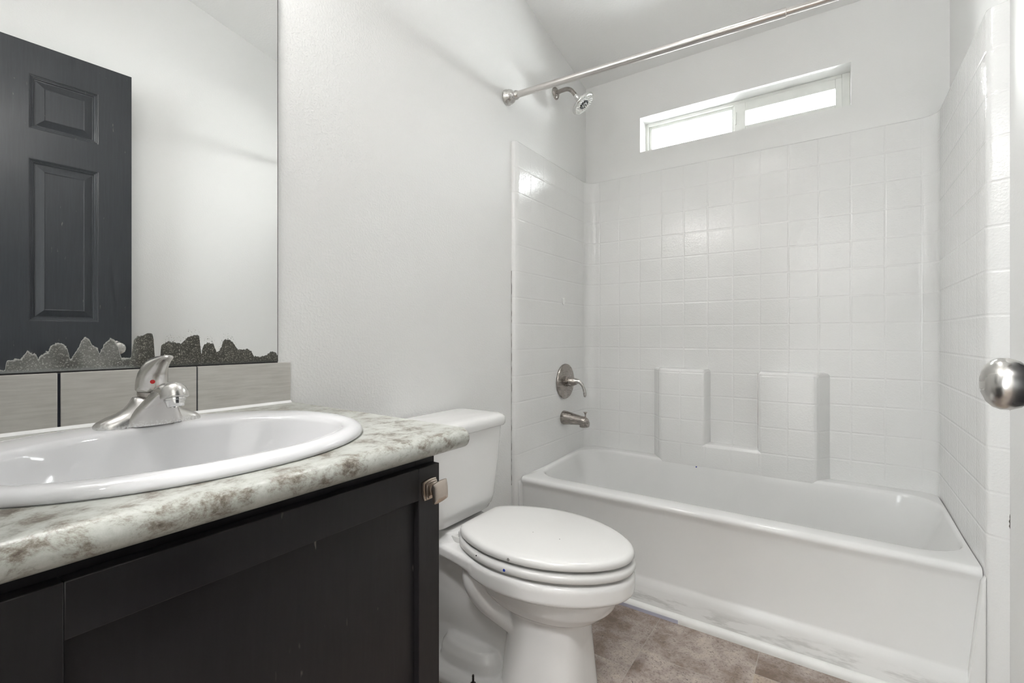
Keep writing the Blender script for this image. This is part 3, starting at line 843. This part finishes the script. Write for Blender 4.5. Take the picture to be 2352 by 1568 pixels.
# foot and raised shoulder
loft(bm, [oval(0.075, 0.47, 0.150, 0.0, 4), oval(0.075, 0.47, 0.150, 0.028, 4), oval(0.082, 0.465, 0.141, 0.040, 4)])
loft(bm, [oval(0.15, 0.385, 0.116, 0.02, 3.4), oval(0.156, 0.380, 0.110, 0.075, 3.2), oval(0.168, 0.368, 0.098, 0.098, 3), oval(0.19, 0.345, 0.076, 0.106, 3)])
# trapway bulge on both flanks
for sgn in (-1, 1):
    tube(bm, [ROT @ Vector(q) for q in ((0.300, TY + sgn * 0.085, 0.350), (0.312, TY + sgn * 0.098, 0.310), (0.340, TY + sgn * 0.090, 0.262), (0.385, TY + sgn * 0.074, 0.225), (0.43, TY + sgn * 0.066, 0.20))], [0.036, 0.036, 0.034, 0.030, 0.026], 16)
bowl = finish('bowl', bm, M['china'], to, angle=None)
rm = bowl.modifiers.new('remesh', 'REMESH'); rm.mode = 'VOXEL'; rm.voxel_size = 0.0036; rm.use_smooth_shade = True
sm = bowl.modifiers.new('smooth', 'SMOOTH'); sm.factor = 0.5; sm.iterations = 5
# tank
bm = bmesh.new()
def tk(z, x1, hw, r, x0=0.018): return at_z(rrect(x0, x1, TY - hw, TY + hw, r), z)
loft(bm, [tk(0.422, 0.170, 0.128, 0.05, 0.034), tk(0.424, 0.185, 0.140, 0.055, 0.028), tk(0.432, 0.196, 0.152, 0.058, 0.02), tk(0.444, 0.199, 0.156, 0.055), tk(0.4465, 0.202, 0.159, 0.055), tk(0.47, 0.206, 0.163, 0.05), tk(0.60, 0.216, 0.172, 0.048), tk(0.700, 0.221, 0.179, 0.046), tk(0.705, 0.221, 0.179, 0.046)])
finish('tank', bm, M['china'], to, angle=50)
bm = bmesh.new()
loft(bm, [tk(0.703, 0.224, 0.181, 0.046, 0.014), tk(0.704, 0.230, 0.186, 0.046, 0.010), tk(0.708, 0.233, 0.189, 0.048, 0.008), tk(0.722, 0.235, 0.190, 0.05, 0.008), tk(0.732, 0.233, 0.188, 0.05, 0.010), tk(0.738, 0.227, 0.183, 0.05, 0.014), tk(0.7415, 0.215, 0.173, 0.045, 0.022), tk(0.743, 0.19, 0.15, 0.03, 0.04)])
finish('tank_lid', bm, M['china'], to, angle=60)
# floor bolt at the near side of the foot
bm = bmesh.new()
bp = Vector((0.318, 1.021, 0.027))
lathe(bm, [(0, 0.011), (0.002, 0.011), (0.003, 0.0075), (0.008, 0.0075), (0.009, 0.0035), (0.011, 0.0035), (0.012, 0.0028), (0.016, 0.0035), (0.017, 0.0028), (0.021, 0.0035), (0.022, 0.0028), (0.026, 0.0035), (0.030, 0.003)], bp, (0, 0, 1), 14)
finish('floor_bolt', bm, M['bolt'], to, angle=30)

# ------------------------------------------------------------------ vanity cabinet
va_ = thing('vanity_cabinet', 'dark espresso vanity cabinet with one shaker door under the sink', 'cabinet', (0.28, 0.31, 0))
CY0, CY1 = 0.004, 0.606
bm = bmesh.new()
box(bm, 0.004, 0.549, CY0, CY0 + 0.016, 0.0, 0.796); box(bm, 0.004, 0.549, CY1 - 0.016, CY1, 0.0, 0.796)
box(bm, 0.004, 0.5, CY0 + 0.016, CY1 - 0.016, 0.09, 0.105); box(bm, 0.48, 0.5, CY0 + 0.016, CY1 - 0.016, 0.0, 0.09)
finish('carcass', bm, M['cabinet'], va_, smooth=False)
bm = bmesh.new()
box(bm, 0.549, 0.567, CY0, CY0 + 0.05, 0.09, 0.797, 0.001); box(bm, 0.549, 0.567, CY1 - 0.045, CY1, 0.09, 0.797, 0.001)
box(bm, 0.549, 0.567, CY0 + 0.05, CY1 - 0.045, 0.74, 0.797, 0.001); box(bm, 0.549, 0.567, CY0 + 0.05, CY1 - 0.045, 0.09, 0.13, 0.001)
finish('face_frame', bm, M['cabinet'], va_, smooth=False)
dr = bpy.data.objects.new('door', None); C.objects.link(dr); dr.parent = va_
bm = bmesh.new()
DY0, DY1, DZ0, DZ1 = 0.071, 0.599, 0.11, 0.783
box(bm, 0.568, 0.586, DY1 - 0.0485, DY1, DZ0, DZ1, 0.0012); box(bm, 0.568, 0.586, DY0, DY0 + 0.0485, DZ0, DZ1, 0.0012)
box(bm, 0.568, 0.5858, DY0 + 0.0485, DY1 - 0.0485, DZ1 - 0.0525, DZ1, 0.0012); box(bm, 0.568, 0.5858, DY0 + 0.0485, DY1 - 0.0485, DZ0, DZ0 + 0.0525, 0.0012)
dframe = finish('door_frame', bm, M['cabinet'], va_, angle=20)
dframe.name = 'door'
bpy.data.objects.remove(dr, do_unlink=True)
dframe.name = 'door'
bm = bmesh.new(); box(bm, 0.569, 0.5755, DY0 + 0.045, DY1 - 0.045, DZ0 + 0.048, DZ1 - 0.048)
finish('door_panel', bm, M['cabinet'], dframe, smooth=False)
# pillow-shaped square knob on a stepped square plate
def sq(cx, cy, cz, h, bow, rot, dome=0.0, n=10):
    pts = []
    cs = [(-1, -1), (1, -1), (1, 1), (-1, 1)]
    for i in range(4):
        a = Vector(cs[i]); b = Vector(cs[(i + 1) % 4]); mid = (a + b) / 2
        for k in range(n):
            t = k / n
            p = a.lerp(b, t) + mid.normalized() * bow * 4 * t * (1 - t)
            p *= h
            q = Vector((p.x * math.cos(rot) - p.y * math.sin(rot), p.x * math.sin(rot) + p.y * math.cos(rot)))
            pts.append(Vector((cx, cy + q.x, cz + q.y)))
    return pts
KY, KZ = 0.5725, 0.7455
bm = bmesh.new()
kr = [(0.5856, 0.0150, .12), (0.588, 0.0155, .12), (0.5905, 0.0150, .12), (0.591, 0.0132, .12), (0.594, 0.0130, .12), (0.5946, 0.0112, .12), (0.597, 0.0105, .14), (0.5985, 0.0068, .2), (0.607, 0.0062, .25), (0.609, 0.0080, .2), (0.611, 0.0150, .10), (0.6122, 0.0162, .10), (0.6140, 0.0160, .10), (0.6155, 0.0130, .12), (0.6165, 0.0065, .15)]
loft(bm, [sq(x, KY, KZ, h, b, 0.10) for x, h, b in kr])
finish('knob', bm, M['nickel_bronze'], dframe, angle=35)['label'] = 'square nickel knob'

# ------------------------------------------------------------------ countertop
bm = bmesh.new()
prof = [(0.0, 0.798), (0.0, 0.834), (0.583, 0.834)]
prof += [(0.583 + 0.020 * math.sin(a), 0.816 + 0.018 * math.cos(a)) for a in (math.radians(q) for q in range(12, 180, 12))]
prof += [(0.578, 0.798)]
def end_y(x): return 0.674 - 0.014 * (x / 0.603)
Y0C = -0.014
front = prof[2:]                                     # nose curve, from the flat top round to the flat underside
n_ = len(front)
va0 = [bm.verts.new((x, Y0C, z)) for x, z in front]; va1 = [bm.verts.new((x, end_y(x), z)) for x, z in front]
for i in range(n_ - 1): bm.faces.new((va0[i], va0[i + 1], va1[i + 1], va1[i]))
bk = {}
for z in (0.834, 0.798):
    bk[z] = (bm.verts.new((0.0, Y0C, z)), bm.verts.new((0.0, end_y(0), z)))
bm.faces.new((bk[0.834][0], bk[0.834][1], bk[0.798][1], bk[0.798][0]))
bm.faces.new([bk[0.834][0], bk[0.798][0]] + va0[::-1]); bm.faces.new([bk[0.834][1], bk[0.798][1]] + va1[::-1])
HN = 48
hole = {}
for z, p0, p1 in ((0.834, va0[0], va1[0]), (0.798, va0[-1], va1[-1])):
    ring = [bm.verts.new((0.333 + 0.214 * math.cos(2 * math.pi * i / HN), 0.305 + 0.256 * math.sin(2 * math.pi * i / HN), z)) for i in range(HN)]
    hole[z] = ring
    corners = [p0, p1, bk[z][1], bk[z][0]]           # front-near, front-far, back-far, back-near
    q = HN // 4
    idx = [-q // 2, q // 2, q + q // 2, 2 * q + q // 2]
    for c in range(4):
        seg = [ring[(idx[c] + k) % HN] for k in range(q + 1)]
        bm.faces.new([corners[c], corners[(c + 1) % 4]] + seg[::-1])
for i in range(HN):
    j = (i + 1) % HN
    bm.faces.new((hole[0.834][i], hole[0.834][j], hole[0.798][j], hole[0.798][i]))
ct = tag(finish('countertop', bm, M['laminate'], angle=35), 'grey and white granite-look laminate countertop with rounded front edge on the dark cabinet', 'countertop')

# ------------------------------------------------------------------ backsplash
bs = thing('backsplash', 'row of grey tiles with dark grout below the mirror, behind the faucet', 'backsplash', (0.005, 0.33, 0.834))
bm = bmesh.new(); box(bm, 0.0005, 0.0085, -0.014, 0.664, 0.8345, 0.934)
finish('grout', bm, M['grout'], bs, smooth=False)
for y0, y1 in ((-0.013, 0.2335), (0.2375, 0.4545), (0.4568, 0.668)):
    bm = bmesh.new(); box(bm, 0.001, 0.0105, y0, y1, 0.8355, 0.9355, 0.0012)
    finish('tile', bm, M['splash'], bs, angle=20)
bm = bmesh.new()
prism(bm, [(0.0106, 0.8342), (0.0175, 0.8342), (0.0125, 0.8375), (0.0106, 0.8395)], 'y', -0.013, 0.668)
finish('caulk_line', bm, M['caulk'], bs, angle=60)

# ------------------------------------------------------------------ mirror
mi = thing('mirror', 'frameless wall mirror with spoiled silvering along its lower edge above the backsplash', 'mirror', (0.003, 0.31, 0.9385))
bm = bmesh.new(); box(bm, 0.0008, 0.006, -0.012, 0.636, 0.9385, 1.95)
finish('mirror_glass', bm, M['mirror'], mi, smooth=False)
bm = bmesh.new()
random.seed(4)
yy = -0.012
while yy < 0.634:                                   # rough black line of old adhesive under the glass
    w = random.uniform(0.008, 0.03); b = 0.9352 + random.uniform(-0.0012, 0.0006)
    box(bm, 0.0008, 0.0062 + random.uniform(0, 0.0012), yy, min(yy + w, 0.636), b, 0.9383)
    yy += w
finish('edge_line', bm, M['dark_gap'], mi, smooth=False)
bm = bmesh.new(); box(bm, 0.0006, 0.0052, 0.6362, 0.6378, 0.9385, 1.95)
finish('side_gap', bm, M['dark_gap'], mi, smooth=False)

# ------------------------------------------------------------------ sink
bm = bmesh.new()
def ell(cx, cy, ax, ay, z, n=72, p=2.15): 
    out = []
    for i in range(n):
        a = 2 * math.pi * i / n; c, s = math.cos(a), math.sin(a)
        out.append(Vector((cx + ax * math.copysign(abs(c) ** (2 / p), c), cy + ay * math.copysign(abs(s) ** (2 / p), s), z)))
    return out
SX, SY = 0.333, 0.305
rings = [ell(SX, SY, 0.226, 0.268, 0.8342), ell(SX, SY, 0.2285, 0.2705, 0.836), ell(SX, SY, 0.2285, 0.2705, 0.840), ell(SX, SY, 0.225, 0.267, 0.8455), ell(SX, SY, 0.218, 0.260, 0.8490), ell(SX + 0.003, SY, 0.207, 0.250, 0.8505),
         ell(SX + 0.028, SY, 0.168, 0.232, 0.8490), ell(SX + 0.0305, SY, 0.162, 0.226, 0.8455), ell(SX + 0.031, SY, 0.158, 0.222, 0.838), ell(SX + 0.031, SY, 0.152, 0.214, 0.820), ell(SX + 0.031, SY, 0.136, 0.192, 0.775), ell(SX + 0.031, SY, 0.105, 0.150, 0.735), ell(SX + 0.031, SY, 0.060, 0.080, 0.716), ell(SX + 0.031, SY, 0.022, 0.022, 0.710, p=2.0)]
loft(bm, rings, False, True)
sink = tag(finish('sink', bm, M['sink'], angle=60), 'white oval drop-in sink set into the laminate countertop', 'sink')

# ------------------------------------------------------------------ faucet
fa = thing('faucet', 'single-handle nickel faucet with red dot and limescale at the back of the sink', 'faucet', (0.168, 0.312, 0.8505))
FX, FY, FZ = 0.163, 0.3215, 0.8495
bm = bmesh.new()
rings = []
ws = [(-0.0765, 0.002, 0.006), (-0.0755, 0.007, 0.014), (-0.071, 0.0105, 0.0205), (-0.060, 0.0165, 0.0245), (-0.045, 0.0225, 0.0265), (-0.034, 0.030, 0.027), (-0.027, 0.040, 0.0265), (-0.0235, 0.0475, 0.0255)]
ws = ws + [(0.0, 0.049, 0.026)] + [(-a * 0.96, h, d) for a, h, d in ws[::-1]]
for dy, h, hd_ in ws:
    sec = []
    for k in range(21):
        a = math.pi * k / 20
        c, s = math.cos(a), math.sin(a)
        sec.append(Vector((FX - hd_ * math.copysign(abs(c) ** 0.7, c), FY + dy, FZ + h * abs(s) ** 0.8)))
    rings.append(sec)
loft(bm, rings, True, True)
finish('base', bm, M['faucet'], fa, angle=60)
bm = bmesh.new()
rings = []
for cx, hx_, hy_, z in ((0.172, 0.028, 0.046, 0.850), (0.178, 0.027, 0.040, 0.860), (0.187, 0.026, 0.032, 0.873), (0.199, 0.026, 0.025, 0.886), (0.213, 0.027, 0.0195, 0.8985), (0.225, 0.026, 0.0165, 0.908), (0.232, 0.018, 0.012, 0.914)):
    rings.append(ell(cx, FY, hx_, hy_, z, 36, 2.4))
loft(bm, rings)
spb = finish('spout', bm, M['faucet'], fa, angle=60)
bm = bmesh.new()
lathe(bm, [(-0.0225, 0.0005), (-0.0215, 0.0065), (-0.0185, 0.0120), (-0.0135, 0.0162), (-0.007, 0.0186), (-0.001, 0.0194), (0.002, 0.0194), (0.003, 0.0186)], (0.263, FY, 0.9035), (0.24, 0, -1), 36)
tube(bm, [(0.205, FY, 0.899), (0.222, FY, 0.908), (0.243, FY, 0.9125), (0.260, FY, 0.909)], [0.0135, 0.0150, 0.0158, 0.0150], 24, 5, 0.8)
finish('spout_tip', bm, M['faucet'], spb, angle=50)
bm = bmesh.new()
lathe(bm, [(0.0, 0.0148), (0.0025, 0.0155), (0.005, 0.0152), (0.0055, 0.0140), (0.011, 0.0128), (0.0145, 0.0118), (0.0155, 0.0112), (0.0155, 0.0085), (0.012, 0.0082)], (0.2635, FY, 0.9015), (0.24, 0, -1), 32)
finish('aerator', bm, M['chrome'], spb, angle=35)
bm = bmesh.new(); lathe(bm, [(0, 0.0190), (0.0040, 0.0200), (0.0085, 0.0200)], (FX + 0.002, FY, FZ + 0.0475), (0.06, 0, 1), 36)
finish('collar', bm, M['nickel_dark'], fa, angle=40)
bm = bmesh.new()
rings = []
for cx, cz_, ax_, ay_, tilt in ((0.166, 0.9060, 0.0205, 0.0205, 0.06), (0.1665, 0.9085, 0.0228, 0.0228, 0.06), (0.168, 0.916, 0.0234, 0.0232, 0.08), (0.170, 0.926, 0.0228, 0.0228, 0.12), (0.174, 0.936, 0.0218, 0.0213, 0.24), (0.181, 0.9445, 0.0212, 0.0190, 0.44), (0.192, 0.9515, 0.0180, 0.0160, 0.72), (0.206, 0.9570, 0.0120, 0.0135, 1.02), (0.219, 0.9615, 0.0072, 0.0115, 1.22), (0.230, 0.9645, 0.0050, 0.0098, 1.32), (0.238, 0.9660, 0.0036, 0.0075, 1.38), (0.2425, 0.9665, 0.0016, 0.0036, 1.4)):
    rings.append([Vector((cx + ax_ * math.cos(a) * math.cos(tilt), FY + ay_ * math.sin(a), cz_ - ax_ * math.cos(a) * math.sin(tilt))) for a in (2 * math.pi * i / 32 for i in range(32))])
loft(bm, rings)
hnd = finish('handle', bm, M['faucet'], fa, angle=60)
bm = bmesh.new(); lathe(bm, [(-0.003, 0.0036), (0.0004, 0.0036), (0.0012, 0.0028), (0.0016, 0.001)], (0.1922, FY - 0.0068, 0.9235), (0.955, -0.27, 0.10), 16)
finish('temperature_dot', bm, M['red'], hnd)['label'] = 'red hot-water dot'

# ------------------------------------------------------------------ bathroom door standing open against the right wall
do = struct(thing('door_1', 'charcoal panelled bathroom door standing open along the right wall', 'door', (1.404, 0.03, 0.01)))
del do['category']
DA = math.atan2(0.023, 0.379)
DM = Matrix.Translation((1.3495, 0.743, 0)) @ Matrix.Rotation(-(-DA), 4, 'Z')
# local frame: leading edge at y=0, hinge towards -y, front face at x=0 (towards the mirror), thickness +x
LW, D0, D1, TH = 0.715, 0.012, 2.112, 0.035
pans_y = [(-0.310, -0.108), (-0.610, -0.408)]
pans_z = [(1.788, 1.995), (1.060, 1.675), (0.24, 0.86)]
bm = bmesh.new()
ys = [-LW, -0.610, -0.408, -0.310, -0.108, 0.0]
zs = [D0, 0.24, 0.86, 1.060, 1.675, 1.788, 1.995, D1]
rec = 0.009
for i in range(5):
    for j in range(7):
        if i in (1, 3) and j in (1, 3, 5): continue
        box(bm, 0.0, TH, ys[i], ys[i + 1], zs[j], zs[j + 1])
bmesh.ops.remove_doubles(bm, verts=bm.verts[:], dist=1e-5)
for (a, b) in pans_y:
    for (c, d) in pans_z:
        def q(ins, x): return [Vector((x, a + ins, c + ins)), Vector((x, b - ins, c + ins)), Vector((x, b - ins, d - ins)), Vector((x, a + ins, d - ins))]
        loft(bm, [q(0.0, TH), q(0, 0.0), q(0.004, 0.001), q(0.005, 0.0035), q(0.008, 0.0040), q(0.009, 0.0062), q(0.013, 0.0068), q(0.015, 0.0105), q(0.019, 0.0108), q(0.043, 0.0035), q(0.046, 0.0045)], True, True)
bm.transform(DM)
finish('door_leaf', bm, M['door'], do, smooth=False)
bm = bmesh.new()
K0 = DM @ Vector((0.0, -0.060, 0.952)); kd = (DM.to_3x3() @ Vector((-1, 0, 0)))
lathe(bm, [(0.0, 0.032), (0.003, 0.0325), (0.006, 0.030), (0.009, 0.024), (0.011, 0.014), (0.013, 0.0115), (0.038, 0.0105), (0.042, 0.0125), (0.046, 0.0185), (0.051, 0.0235), (0.058, 0.0262), (0.065, 0.0262), (0.070, 0.0242), (0.0745, 0.0195), (0.0775, 0.0125), (0.0785, 0.0045)], K0, kd, 48)
finish('door_knob', bm, M['nickel'], do, angle=50)
for hz in (0.25, 1.05, 1.88):
    bm = bmesh.new(); lathe(bm, [(0, 0.007), (0.09, 0.007)], DM @ Vector((TH + 0.004, -LW - 0.006, hz)), (0, 0, 1), 14)
    finish('hinge', bm, M['nickel_dark'], do, angle=40)

# ------------------------------------------------------------------ vanity light above the mirror
vl = thing('vanity_light', 'nickel vanity light bar with three opal globes on the wall above the mirror', 'wall lamp', (0.0, 0.31, 2.13))
bm = bmesh.new(); box(bm, 0.0005, 0.030, 0.02, 0.44, 2.08, 2.18, 0.006)
finish('back_plate', bm, M['nickel'], vl, angle=40)
for gy in (0.08, 0.23, 0.38):
    bm = bmesh.new(); lathe(bm, [(0.029, 0.034), (0.078, 0.034), (0.084, 0.028)], (0, gy, 2.13), (1, 0, 0), 28)
    finish('socket', bm, M['nickel'], vl, angle=40)
    bm = bmesh.new(); bmesh.ops.create_uvsphere(bm, u_segments=24, v_segments=16, radius=0.056)
    bm.transform(Matrix.Translation((0.135, gy, 2.13)))
    finish('globe', bm, M['bulb'], vl, angle=None)

# ------------------------------------------------------------------ fill lamp added in the unseen hall behind the doorway
hl = thing('hall_fill_lamp', 'round unseen lamp added in the hall to light the bathroom', 'ceiling lamp', (1.15, -0.8, ceil_z(-0.8) - 0.07))
bm = bmesh.new(); lathe(bm, [(0.0, 0.05), (0.012, 0.10), (0.03, 0.13), (0.06, 0.14), (0.075, 0.14)], (1.15, -0.8, ceil_z(-0.8) - 0.115), (0, 0, 1), 36)
t_ = m_emit('hall_fill_glow', (1.0, 0.99, 0.975), HALL_FILL_POWER)
finish('fill_lamp_shade', bm, t_, hl, angle=None)


# ------------------------------------------------------------------ downlight added out of view to brighten upward-facing surfaces
LX, LY = 0.76, 1.28
dl = thing('fill_downlight', 'short white can downlight added out of view as fill light', 'ceiling lamp', (LX, LY, ceil_z(LY)))
bm = bmesh.new()
lathe(bm, [(-0.03, 0.088), (0.130, 0.088), (0.131, 0.084), (0.130, 0.080), (0.032, 0.078), (0.030, 0.02)], (LX, LY, ceil_z(LY)), (0, 0, -1), 40)
finish('housing', bm, M['trim'], dl, angle=40)
bm = bmesh.new(); lathe(bm, [(0.034, 0.070), (0.038, 0.072), (0.042, 0.068)], (LX, LY, ceil_z(LY)), (0, 0, -1), 32)
finish('lens', bm, m_emit('fill_downlight_lens', (1.0, 0.99, 0.975), FILL_DOWNLIGHT), dl, angle=None)
